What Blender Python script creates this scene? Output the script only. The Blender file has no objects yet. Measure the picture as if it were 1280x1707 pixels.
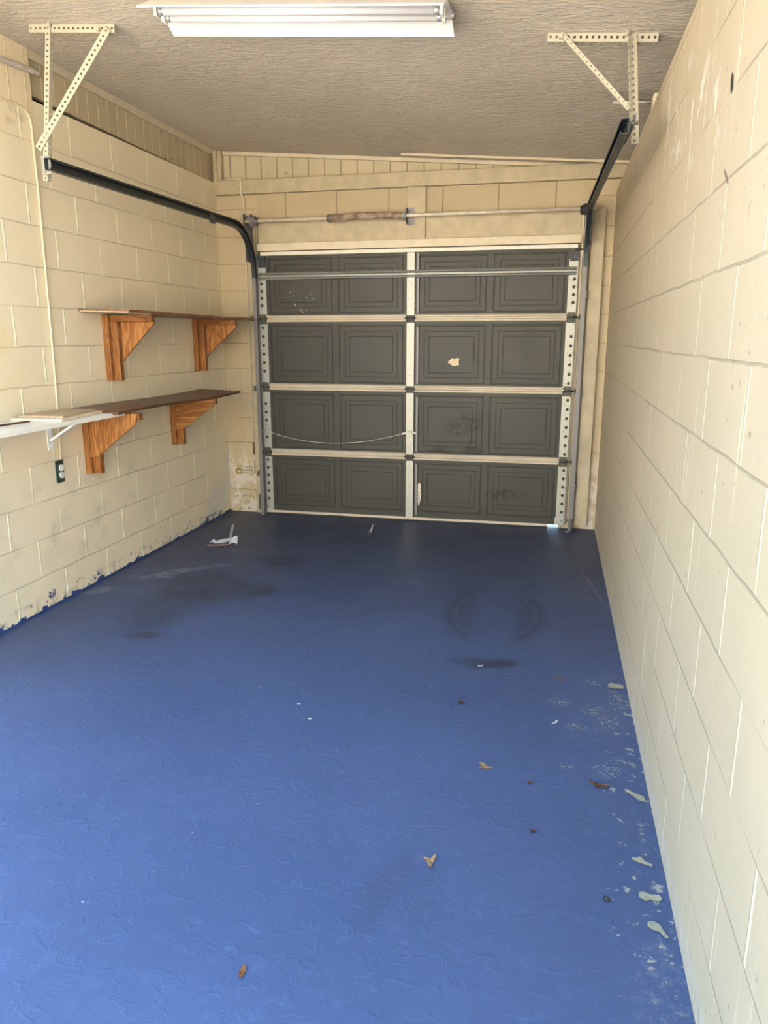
import bpy, bmesh, math, random
from mathutils import Vector, Matrix
random.seed(7)
sc = bpy.context.scene
COL = sc.collection

# ---------------------------------------------------------------- camera
# world frame: x right along the garage door wall, y = 0 at that wall (negative towards the camera), z up, metres
YAW, PITCH, ROLL = -0.2200, -0.2325, -0.0008
cam_d = bpy.data.cameras.new('camera'); cam = bpy.data.objects.new('camera', cam_d); COL.objects.link(cam)
fw = Vector((math.sin(YAW)*math.cos(PITCH), math.cos(YAW)*math.cos(PITCH), math.sin(PITCH)))
rt = Vector((math.cos(YAW), -math.sin(YAW), 0)); up = rt.cross(fw)
rt, up = rt*math.cos(ROLL)+up*math.sin(ROLL), up*math.cos(ROLL)-rt*math.sin(ROLL)
cam.matrix_world = Matrix(((rt.x, up.x, -fw.x, 2.6454), (rt.y, up.y, -fw.y, -5.8088), (rt.z, up.z, -fw.z, 1.4629), (0, 0, 0, 1)))
cam_d.sensor_fit = 'HORIZONTAL'; cam_d.sensor_width = 36; cam_d.lens = 36*1238.7/1280
cam_d.clip_start = 0.05; cam_d.clip_end = 500
sc.camera = cam

# ---------------------------------------------------------------- light and exposure
SKY_COL, SKY_STR = (0.38, 0.68, 1.0), 2.6
SUN_STR, SUN_EL, SUN_AZ = 24.0, 52, 150       # the sun stands beyond the garage door wall, to the right
EXPOSURE = 1.28
vs = sc.view_settings
sc.display_settings.display_device = 'sRGB'
vs.view_transform = 'Standard'; vs.look = 'None'; vs.gamma = 1; vs.use_curve_mapping = False; vs.exposure = EXPOSURE
wd = bpy.data.worlds.new('world'); sc.world = wd; wd.use_nodes = True
bg = wd.node_tree.nodes['Background']; bg.inputs[0].default_value = (*SKY_COL, 1); bg.inputs[1].default_value = SKY_STR
sd = bpy.data.lights.new('sun', 'SUN'); sd.energy = SUN_STR; sd.angle = math.radians(0.6); sd.color = (1, .95, .86)
sun = bpy.data.objects.new('sun', sd); COL.objects.link(sun)
_e, _a = math.radians(SUN_EL), math.radians(SUN_AZ)
sdir = Vector((math.cos(_e)*math.sin(_a), -math.cos(_e)*math.cos(_a), math.sin(_e)))
sun.rotation_euler = sdir.to_track_quat('Z', 'Y').to_euler(); sun.location = (0, 0, 12)

# ---------------------------------------------------------------- mesh helpers
ROOT = {}
class MB:
    def __init__(s): s.v = []; s.f = []; s.m = []; s.sm = []
    def add(s, vs_, fs, mi=0, smooth=False):
        o = len(s.v); s.v += [tuple(p) for p in vs_]
        for f in fs: s.f.append(tuple(i+o for i in f)); s.m.append(mi); s.sm.append(smooth)
        return s
    def box(s, x0, x1, y0, y1, z0, z1, mi=0):
        p = [(x, y, z) for z in (z0, z1) for y in (y0, y1) for x in (x0, x1)]
        return s.add(p, [(0, 2, 3, 1), (4, 5, 7, 6), (0, 1, 5, 4), (2, 6, 7, 3), (0, 4, 6, 2), (1, 3, 7, 5)], mi)
    def hexa(s, lo, hi, mi=0):
        """lo, hi: four points each, same winding"""
        return s.add(list(lo)+list(hi), [(3, 2, 1, 0), (4, 5, 6, 7), (0, 1, 5, 4), (1, 2, 6, 5), (2, 3, 7, 6), (3, 0, 4, 7)], mi)
    def bar(s, a, b, w, h, upv=(0, 0, 1), mi=0):
        a, b = Vector(a), Vector(b); d = (b-a).normalized(); u = Vector(upv); r = d.cross(u).normalized(); u = r.cross(d)
        c = [(-w/2, -h/2), (w/2, -h/2), (w/2, h/2), (-w/2, h/2)]
        return s.hexa([a+r*i+u*j for i, j in c], [b+r*i+u*j for i, j in c], mi)
    def prism(s, pts, off, mi=0):
        """pts: 3D outline, off: extrusion vector"""
        n = len(pts); off = Vector(off); P = [Vector(p) for p in pts]
        fs = [tuple(reversed(range(n))), tuple(range(n, 2*n))]+[(i, (i+1) % n, n+(i+1) % n, n+i) for i in range(n)]
        return s.add(P+[p+off for p in P], fs, mi)
    def tube(s, pts, r, seg=10, mi=0, caps=True, smooth=True):
        pts = [Vector(p) for p in pts]; n = len(pts); rs = r if isinstance(r, (list, tuple)) else [r]*n
        V = []; F = []; prev = None
        for i, p in enumerate(pts):
            t = (pts[min(i+1, n-1)]-pts[max(i-1, 0)]).normalized()
            if prev is None:
                a = Vector((0, 0, 1)) if abs(t.z) < .9 else Vector((1, 0, 0)); nx = t.cross(a).normalized()
            else: nx = (prev-t*prev.dot(t)).normalized()
            prev = nx; ny = t.cross(nx)
            for k in range(seg):
                an = 2*math.pi*k/seg; V.append(p+(nx*math.cos(an)+ny*math.sin(an))*rs[i])
        for i in range(n-1):
            for k in range(seg): F.append((i*seg+k, i*seg+(k+1) % seg, (i+1)*seg+(k+1) % seg, (i+1)*seg+k))
        s.add(V, F, mi, smooth)
        if caps:
            o = len(s.v)-len(V)
            s.f += [tuple(o+k for k in reversed(range(seg))), tuple(o+(n-1)*seg+k for k in range(seg))]; s.m += [mi, mi]; s.sm += [False, False]
        return s
    def sweep(s, prof, path, frames, mi=0):
        """open or closed 2D profile polygon swept along path; frames give (a, b) axes per point"""
        n = len(prof); V = []
        for p, (a, b) in zip(path, frames):
            for i, j in prof: V.append(Vector(p)+Vector(a)*i+Vector(b)*j)
        F = []
        for k in range(len(path)-1):
            for i in range(n): F.append((k*n+i, k*n+(i+1) % n, (k+1)*n+(i+1) % n, (k+1)*n+i))
        F += [tuple(reversed(range(n))), tuple((len(path)-1)*n+i for i in range(n))]
        return s.add(V, F, mi)
    def perf(s, org, dl, dw, length, width, pitch, hr, th=0.0022, off=0.5, skip=(), mi=0, seg=10):
        """strip with a row of round holes, real openings; org = corner"""
        org, dl, dw = Vector(org), Vector(dl).normalized(), Vector(dw).normalized(); nn = dl.cross(dw).normalized()
        n = max(1, round(length/pitch)); p = length/n
        for c in range(n):
            if c in skip:
                a = org+dl*(c*p)
                q = [a, a+dl*p, a+dl*p+dw*width, a+dw*width]
                s.hexa([x-nn*th/2 for x in q], [x+nn*th/2 for x in q], mi); continue
            ctr = Vector((c*p+p/2, width*off))
            outer = []; inner = []
            for k in range(seg):
                an = 2*math.pi*(k+.5)/seg; ca, sa = math.cos(an), math.sin(an)
                inner.append((ctr.x+hr*ca, ctr.y+hr*sa))
                tx = (p/2)/abs(ca) if abs(ca) > 1e-6 else 9e9
                ty = ((width-ctr.y) if sa > 0 else ctr.y)/abs(sa) if abs(sa) > 1e-6 else 9e9
                t = min(tx, ty); outer.append((ctr.x+t*ca, ctr.y+t*sa))
            rings = outer+inner
            V = [org+dl*x+dw*y-nn*th/2 for x, y in rings]+[org+dl*x+dw*y+nn*th/2 for x, y in rings]
            N = seg; M = 2*seg; F = []
            for k in range(N):
                j = (k+1) % N
                F += [(k, N+k, N+j, j), (M+k, M+j, M+N+j, M+N+k), (N+k, M+N+k, M+N+j, N+j), (k, j, M+j, M+k)]
            s.add(V, F, mi)
            # corner triangles of the cell
            for cx, cy in ((c*p, 0), (c*p+p, 0), (c*p+p, width), (c*p, width)):
                best = sorted(range(N), key=lambda k: (outer[k][0]-cx)**2+(outer[k][1]-cy)**2)[:2]
                a, b = best; P = [org+dl*x+dw*y for x, y in ((cx, cy), outer[a], outer[b])]
                s.add([q-nn*th/2 for q in P]+[q+nn*th/2 for q in P], [(0, 1, 2), (3, 5, 4)], mi)
        return s
    def build(s, name, mat, parent=None, origin=None, bevel=0, recalc=True):
        me = bpy.data.meshes.new(name); o = bpy.data.objects.new(name, me); COL.objects.link(o)
        if parent is not None: org = ROOT[parent.name]; o.parent = parent
        else:
            if origin is None:
                xs, ys, zs = zip(*s.v); org = Vector(((min(xs)+max(xs))/2, (min(ys)+max(ys))/2, min(zs)))
            else: org = Vector(origin)
            o.location = org
        ROOT[o.name] = org
        me.from_pydata([tuple(Vector(v)-org) for v in s.v], [], s.f)
        for m in (mat if isinstance(mat, (list, tuple)) else [mat]): me.materials.append(m)
        for p, mi, sm in zip(me.polygons, s.m, s.sm): p.material_index = mi; p.use_smooth = sm
        if recalc:
            b = bmesh.new(); b.from_mesh(me); bmesh.ops.recalc_face_normals(b, faces=b.faces); b.to_mesh(me); b.free()
        if bevel:
            md = o.modifiers.new('bevel', 'BEVEL'); md.width = bevel; md.segments = 2; md.limit_method = 'ANGLE'; md.angle_limit = math.radians(50)
        return o
def empty(name, loc, label=None, cat=None, group=None, kind=None):
    o = bpy.data.objects.new(name, None); COL.objects.link(o); o.location = loc; o.empty_display_size = .05
    ROOT[o.name] = Vector(loc); return tag(o, label, cat, group, kind)
def tag(o, label=None, cat=None, group=None, kind=None):
    for k, v in (('label', label), ('category', cat), ('group', group), ('kind', kind)):
        if v: o[k] = v
    return o

# ---------------------------------------------------------------- node helpers
class N:
    def __init__(s, name, rough=.7, metal=0.0, spec=.5):
        s.mat = bpy.data.materials.new(name); s.mat.use_nodes = True; s.nt = s.mat.node_tree
        s.b = s.nt.nodes['Principled BSDF']; s.b.inputs['Roughness'].default_value = rough; s.b.inputs['Metallic'].default_value = metal
        s.b.inputs['Specular IOR Level'].default_value = spec
        s.geo = s.nt.nodes.new('ShaderNodeNewGeometry'); s.pos = s.geo.outputs['Position']
        sp = s.nt.nodes.new('ShaderNodeSeparateXYZ'); s.nt.links.new(s.pos, sp.inputs[0]); s.x, s.y, s.z = sp.outputs
    def L(s, a, b):
        if hasattr(a, 'links'): s.nt.links.new(a, b)
        else: b.default_value = a
    def m(s, op, a, b=0.0, c=None, clamp=False):
        n = s.nt.nodes.new('ShaderNodeMath'); n.operation = op; n.use_clamp = clamp
        s.L(a, n.inputs[0]); s.L(b, n.inputs[1])
        if c is not None: s.L(c, n.inputs[2])
        return n.outputs[0]
    def ss(s, v, lo, hi, a=0.0, b=1.0):
        n = s.nt.nodes.new('ShaderNodeMapRange'); n.interpolation_type = 'SMOOTHSTEP'
        s.L(v, n.inputs[0])
        for i, t in enumerate((lo, hi, a, b)): s.L(t, n.inputs[i+1])
        return n.outputs[0]
    def vec(s, x, y, z):
        n = s.nt.nodes.new('ShaderNodeCombineXYZ')
        for i, t in enumerate((x, y, z)): s.L(t, n.inputs[i])
        return n.outputs[0]
    def sc(s, v, k):
        n = s.nt.nodes.new('ShaderNodeVectorMath'); n.operation = 'MULTIPLY'; s.L(v, n.inputs[0]); n.inputs[1].default_value = k; return n.outputs[0]
    def noise(s, scale, detail=3, rough=.5, v=None, dist=0.0):
        n = s.nt.nodes.new('ShaderNodeTexNoise'); n.inputs['Scale'].default_value = scale; n.inputs['Detail'].default_value = detail
        n.inputs['Roughness'].default_value = rough; n.inputs['Distortion'].default_value = dist
        s.L(v if v is not None else s.pos, n.inputs['Vector']); return n.outputs['Fac']
    def voro(s, scale, v=None, out='Distance'):
        n = s.nt.nodes.new('ShaderNodeTexVoronoi'); n.inputs['Scale'].default_value = scale; s.L(v if v is not None else s.pos, n.inputs['Vector'])
        return n.outputs[out]
    def mix(s, f, a, b):
        n = s.nt.nodes.new('ShaderNodeMix'); n.data_type = 'RGBA'; s.L(f, n.inputs[0])
        for t, k in ((a, 6), (b, 7)): s.L((*t, 1) if isinstance(t, tuple) else t, n.inputs[k])
        return n.outputs[2]
    def ell(s, u, v, cu, cv, ru, rv, ang=0.0, soft=.35):
        """soft-edged ellipse mask, wobbled"""
        ca, sa = math.cos(ang), math.sin(ang)
        du = s.m('SUBTRACT', u, cu); dv = s.m('SUBTRACT', v, cv)
        a = s.m('DIVIDE', s.m('ADD', s.m('MULTIPLY', du, ca), s.m('MULTIPLY', dv, sa)), ru)
        b = s.m('DIVIDE', s.m('SUBTRACT', s.m('MULTIPLY', dv, ca), s.m('MULTIPLY', du, sa)), rv)
        r = s.m('SQRT', s.m('ADD', s.m('MULTIPLY', a, a), s.m('MULTIPLY', b, b)))
        return s.ss(r, 1.0-soft, 1.0+soft*.4, 1.0, 0.0), r
    def bump(s, h, strength=.5, dist=.01):
        n = s.nt.nodes.new('ShaderNodeBump'); n.inputs['Strength'].default_value = strength; n.inputs['Distance'].default_value = dist
        s.L(h, n.inputs['Height']); s.nt.links.new(n.outputs[0], s.b.inputs['Normal'])
    def col(s, c): s.L((*c, 1) if isinstance(c, tuple) else c, s.b.inputs['Base Color']); return s
    def rough(s, r): s.L(r, s.b.inputs['Roughness']); return s

def plain(name, c, rough=.6, metal=0.0, var=.12, scale=30, bump=0.0, dark=None):
    n = N(name, rough, metal); f = n.noise(scale, 4)
    d = tuple(x*(1-var*2) for x in c) if dark is None else dark
    n.col(n.mix(n.ss(f, .3, .7), d, c))
    if bump: n.bump(f, bump, .003)
    return n.mat

BL, CH, C0 = 0.4064, 0.2032, 0.1902          # block length, course height, first joint height
CREAM = (0.83, 0.73, 0.54)  # left wall base, raised to offset daylight falling off with depth
def block_wall(name, axis, phase, sgn=-1, c0=C0, base=CREAM, hor=1.0, dark_base=None, extra=None, vjoint=1.0):
    n = N(name, .55, 0, .35)
    w = n.noise(9, 2); u0 = n.m('MULTIPLY', n.y if axis == 'y' else n.x, float(sgn))
    u0 = n.m('ADD', u0, n.m('MULTIPLY', n.m('SUBTRACT', w, .5), .010))
    zz = n.m('ADD', n.z, n.m('MULTIPLY', n.m('SUBTRACT', n.noise(6, 3, .5, n.sc(n.pos, (1, 1, .3))), .5), .014))
    v = n.m('DIVIDE', n.m('SUBTRACT', zz, c0), CH); row = n.m('FLOOR', v); fv = n.m('FRACT', v)
    odd = n.m('MULTIPLY', n.m('ABSOLUTE', n.m('MODULO', row, 2.0)), .5)
    if axis == 'y' and name.endswith('left'): odd = n.m('SUBTRACT', .5, odd)
    u = n.m('ADD', n.m('DIVIDE', n.m('SUBTRACT', u0, phase), BL), odd); fu = n.m('FRACT', u)
    dv = n.m('MULTIPLY', n.m('MINIMUM', fv, n.m('SUBTRACT', 1.0, fv)), CH)
    du = n.m('MULTIPLY', n.m('MINIMUM', fu, n.m('SUBTRACT', 1.0, fu)), BL)
    fade_h = n.ss(n.noise(1.7, 3), .33, .55); fade_v = n.ss(n.noise(2.3, 2), .30, .52)
    hm = n.m('MULTIPLY', n.m('MULTIPLY', n.ss(dv, .0015, .0045, 1.0, 0.0), n.m('ADD', n.m('MULTIPLY', fade_h, .85), .15)), hor)
    vm = n.m('MULTIPLY', n.m('MULTIPLY', n.ss(du, .004, .008, 1.0, 0.0), n.m('ADD', n.m('MULTIPLY', fade_v, .75), .25)), vjoint)
    vm = n.m('MULTIPLY', vm, n.m('SUBTRACT', 1.0, hm))
    big = n.noise(1.3, 4, .6); fine = n.noise(60, 4, .6)
    c = n.mix(n.ss(big, .3, .7), tuple(x*.93 for x in base), base)
    c = n.mix(n.m('MULTIPLY', n.ss(fine, .35, .75), .10), c, tuple(x*.7 for x in base))
    # block to block differences
    wn = n.nt.nodes.new('ShaderNodeTexWhiteNoise'); n.nt.links.new(n.vec(n.m('FLOOR', u), row, 0.0), wn.inputs['Vector'])
    c = n.mix(n.m('MULTIPLY', wn.outputs['Value'], .07), c, (.55, .42, .28))
    # pits and scratches
    pit = n.m('MULTIPLY', n.ss(n.voro(7), .045, .03), n.ss(n.noise(3, 2), .55, .62))
    pit = n.m('ADD', pit, n.m('MULTIPLY', n.ss(n.noise(22, 5, .7), .70, .76), n.ss(n.noise(1.9, 2), .52, .66)), clamp=True)
    c = n.mix(n.m('MULTIPLY', pit, .5), c, (.20, .15, .10))
    lj = tuple(min(.95, x*1.22+.04) for x in base)
    c = n.mix(n.m('MULTIPLY', vm, 1.0), c, lj)
    c = n.mix(n.m('MULTIPLY', hm, .5), c, tuple(x*.35 for x in base))
    h = n.m('ADD', n.m('MULTIPLY', vm, .55), n.m('MULTIPLY', fine, .12)); h = n.m('SUBTRACT', h, n.m('MULTIPLY', hm, .55))
    h = n.m('SUBTRACT', h, n.m('MULTIPLY', pit, .4)); h = n.m('ADD', h, n.m('MULTIPLY', n.noise(14, 3), .25))
    n.h = h; n.c = c; n.vm = vm
    if extra: extra(n)
    n.bump(n.h, .7, .006); n.col(n.c)
    return n.mat

def left_extra(n):
    # splashed blue floor paint along the foot of the wall
    e = n.m('ADD', .012, n.m('MULTIPLY', n.ss(n.noise(7, 4, .6), .50, .75), .035))
    e = n.m('MULTIPLY', n.m('LESS_THAN', n.z, e), 1.0)
    d1, _ = n.ell(n.y, n.z, -2.40, .075, .035, .028, 0, .2); d2, _ = n.ell(n.y, n.z, -1.96, .02, .06, .05, 0, .2)
    e = n.m('MAXIMUM', e, n.m('MULTIPLY', n.m('MAXIMUM', d1, d2), n.ss(n.noise(34, 4, .65), .44, .52)))
    # rough concrete foot with chips
    ft = n.m('MULTIPLY', n.ss(n.z, .10, .06, 0.0, 1.0), n.ss(n.noise(18, 4, .65), .52, .60))
    n.c = n.mix(n.m('MULTIPLY', ft, .6), n.c, (.40, .36, .30))
    n.c = n.mix(n.m('MULTIPLY', n.m('MULTIPLY', ft, n.ss(n.noise(32, 3), .58, .62)), .9), n.c, (.08, .10, .06))
    # bare plaster where the paint has peeled near the corner
    pm, _ = n.ell(n.y, n.z, -.22, .17, .30, .15, .45, .25)
    pm2, _ = n.ell(n.y, n.z, -.0, .34, .10, .22, 0, .3)
    pk = n.m('MULTIPLY', n.m('MAXIMUM', pm, pm2), n.ss(n.noise(9, 4, .6), .38, .50))
    n.c = n.mix(n.m('MULTIPLY', pk, .85), n.c, n.mix(n.noise(25, 4), (.55, .51, .48), (.84, .79, .74)))
    n.h = n.m('SUBTRACT', n.h, n.m('MULTIPLY', pk, .5))
    gm, _ = n.ell(n.y, n.z, -.38, .03, .22, .035, 0, .3)
    n.c = n.mix(n.m('MULTIPLY', gm, n.ss(n.noise(30, 3), .45, .6)), n.c, (.06, .10, .07))
    # yellowed stain and soot
    st, _ = n.ell(n.y, n.z, -2.70, 1.36, .30, .17, 0, .8)
    n.c = n.mix(n.m('MULTIPLY', n.m('MULTIPLY', st, n.ss(n.noise(5, 4), .3, .65)), .6), n.c, (.78, .56, .17))
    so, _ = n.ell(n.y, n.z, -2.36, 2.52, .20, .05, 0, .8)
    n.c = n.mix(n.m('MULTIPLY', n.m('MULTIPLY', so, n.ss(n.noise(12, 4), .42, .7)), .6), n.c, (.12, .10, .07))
    sm, _ = n.ell(n.y, n.z, -2.0, .45, 1.1, .40, 0, .8)
    n.c = n.mix(n.m('MULTIPLY', n.m('MULTIPLY', sm, n.ss(n.noise(5, 5, .65), .46, .72)), .34), n.c, (.33, .30, .24))
    n.c = n.mix(e, n.c, (.030, .06, .20))
def right_extra(n):
    # thick drips of paint running down, and a rough bare foot
    v = n.vec(n.x, n.m('MULTIPLY', n.y, 14.0), n.m('MULTIPLY', n.z, .8))
    dr = n.m('MULTIPLY', n.ss(n.noise(1.6, 3, .6, v), .62, .70), n.ss(n.noise(1.1, 2), .40, .6))
    n.c = n.mix(n.m('MULTIPLY', dr, .5), n.c, (.70, .60, .43))
    # flaking, unpainted putty high on the wall
    fl, _ = n.ell(n.y, n.z, -3.05, 2.16, .75, .17, .25, .5)
    v2 = n.vec(0.0, n.m('MULTIPLY', n.y, 2.0), n.m('MULTIPLY', n.z, 1.6))
    k = n.m('MULTIPLY', fl, n.ss(n.noise(3.2, 4, .65, v2), .53, .60))
    n.c = n.mix(n.m('MULTIPLY', k, .5), n.c, (.74, .68, .57)); n.h = n.m('ADD', n.h, n.m('MULTIPLY', n.m('MAXIMUM', k, n.m('MULTIPLY', dr, .6)), .5))
    gr, _ = n.ell(n.y, n.z, -1.9, 2.32, 1.0, .14, 0, .8)
    n.c = n.mix(n.m('MULTIPLY', n.m('MULTIPLY', gr, n.ss(n.noise(5, 4), .35, .65)), .35), n.c, (.32, .27, .20))
    ho, _ = n.ell(n.y, n.z, -3.76, 2.037, .016, .028, -.5, .2)
    n.c = n.mix(ho, n.c, (.02, .016, .012))
    ho, _ = n.ell(n.y, n.z, -3.80, 1.826, .045, .007, .6, .3); n.c = n.mix(n.m('MULTIPLY', ho, .8), n.c, (.08, .07, .06))
    # speckles of dirt on the lower part
    sp = n.m('MULTIPLY', n.ss(n.noise(38, 4, .65), .64, .69), n.ss(n.noise(2.6, 2), .43, .56))
    n.c = n.mix(n.m('MULTIPLY', sp, .75), n.c, (.20, .14, .09))
    ft = n.m('MULTIPLY', n.ss(n.z, .10, .05, 0.0, 1.0), n.ss(n.noise(14, 4, .65), .34, .50))
    n.c = n.mix(n.m('MULTIPLY', ft, .6), n.c, (.43, .37, .31)); n.h = n.m('ADD', n.h, n.m('MULTIPLY', ft, n.noise(30, 4)))
    fd = n.m('MULTIPLY', n.ss(n.z, .16, .02, 0.0, 1.0), n.ss(n.noise(20, 5, .7), .58, .64))
    n.c = n.mix(n.m('MULTIPLY', fd, .5), n.c, (.30, .25, .20))
def back_extra(n):
    d = n.m('MULTIPLY', n.ss(n.z, .62, .40, 0.0, 1.0), n.ss(n.noise(9, 4, .6), .46, .54))
    n.c = n.mix(n.m('MULTIPLY', d, .75), n.c, n.mix(n.noise(30, 3), (.42, .38, .34), (.74, .68, .60)))
    d = n.m('MULTIPLY', n.ss(n.z, .30, .10, 0.0, 1.0), n.ss(n.noise(20, 4, .65), .56, .62))
    n.c = n.mix(n.m('MULTIPLY', d, .7), n.c, (.12, .12, .07))

M = {}
M['wall_left'] = block_wall('painted_block_left', 'y', .2311, extra=left_extra, hor=.8)
M['wall_right'] = block_wall('painted_block_right', 'y', 3.61, base=(.43, .345, .232), hor=.85, extra=right_extra)  # base darkened to offset the stronger daylight on this nearer wall
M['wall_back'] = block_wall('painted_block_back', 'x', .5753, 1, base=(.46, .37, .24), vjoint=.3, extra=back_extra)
def dark_joint_header():
    n = N('painted_block_header', .55, 0, .3)
    fu = n.m('FRACT', n.m('DIVIDE', n.m('SUBTRACT', n.x, .5753), BL)); du = n.m('MULTIPLY', n.m('MINIMUM', fu, n.m('SUBTRACT', 1.0, fu)), BL)
    du = n.m('ADD', du, n.m('MULTIPLY', n.m('SUBTRACT', n.noise(25, 3), .5), .006))
    k = n.ss(du, .002, .006, 1.0, 0.0)
    c = n.mix(n.ss(n.noise(2, 4), .3, .7), (.40, .32, .20), (.44, .355, .225)); n.col(n.mix(n.m('MULTIPLY', k, .7), c, (.22, .16, .10)))
    n.bump(n.m('SUBTRACT', n.m('MULTIPLY', n.noise(40, 4), .15), k), .6, .006); return n.mat
M['header'] = dark_joint_header()
def siding(name, axis, off, sp, light):
    n = N(name, .6, 0, .3); t = n.y if axis == 'y' else n.x
    f = n.m('FRACT', n.m('DIVIDE', n.m('SUBTRACT', t, off), sp)); d = n.m('MULTIPLY', n.m('MINIMUM', f, n.m('SUBTRACT', 1.0, f)), sp)
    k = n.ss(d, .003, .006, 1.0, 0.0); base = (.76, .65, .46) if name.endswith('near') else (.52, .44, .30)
    c = n.mix(n.ss(n.noise(4, 4, .6, n.sc(n.pos, (1, 1, .2))), .3, .7), tuple(x*.88 for x in base), base)
    spk = n.m('MULTIPLY', n.ss(n.noise(16, 3), .68, .72), .7); c = n.mix(spk, c, (.16, .12, .08))
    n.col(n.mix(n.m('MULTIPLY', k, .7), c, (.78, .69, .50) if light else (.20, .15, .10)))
    n.bump(n.m('MULTIPLY', k, 1.0 if light else -1.0), .5, .004); return n.mat
M['siding_left'] = siding('painted_siding_side', 'y', -2.018, .1016, True)
M['siding_near'] = siding('painted_siding_near', 'y', -2.195, .125, True)
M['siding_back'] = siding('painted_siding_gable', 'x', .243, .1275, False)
M['trim'] = plain('painted_timber_trim', (.45, .37, .245), .55, var=.08, scale=12, bump=.15)
M['trim_light'] = plain('painted_moulding', (.60, .52, .385), .5, var=.06, scale=14)
M['jamb'] = plain('painted_jamb_board', (.44, .365, .245), .5, var=.10, scale=9, bump=.2)

def ceiling_mat():
    n = N('textured_ceiling_paint', .8, 0, .25)
    v = n.sc(n.pos, (1, 3.2, 1)); a = n.noise(13, 5, .62, v, .8); b = n.noise(34, 4, .6, v, .5)
    h = n.m('ADD', n.ss(a, .42, .62), n.m('MULTIPLY', b, .7))
    c = n.mix(n.ss(n.noise(1.2, 4), .3, .7), (.55, .485, .40), (.61, .54, .445))
    c = n.mix(n.m('MULTIPLY', n.ss(a, .45, .36), .22), c, (.34, .29, .24))
    rod_shade, _ = n.ell(n.x, n.y, 3.0, -1.55, .22, .10, .1, .5); c = n.mix(n.m('MULTIPLY', rod_shade, .45), c, (.24, .20, .17))  # dark patch painted for the shadow by the rod
    n.col(c); n.bump(h, .6, .010); return n.mat
M['ceiling'] = ceiling_mat()

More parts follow.
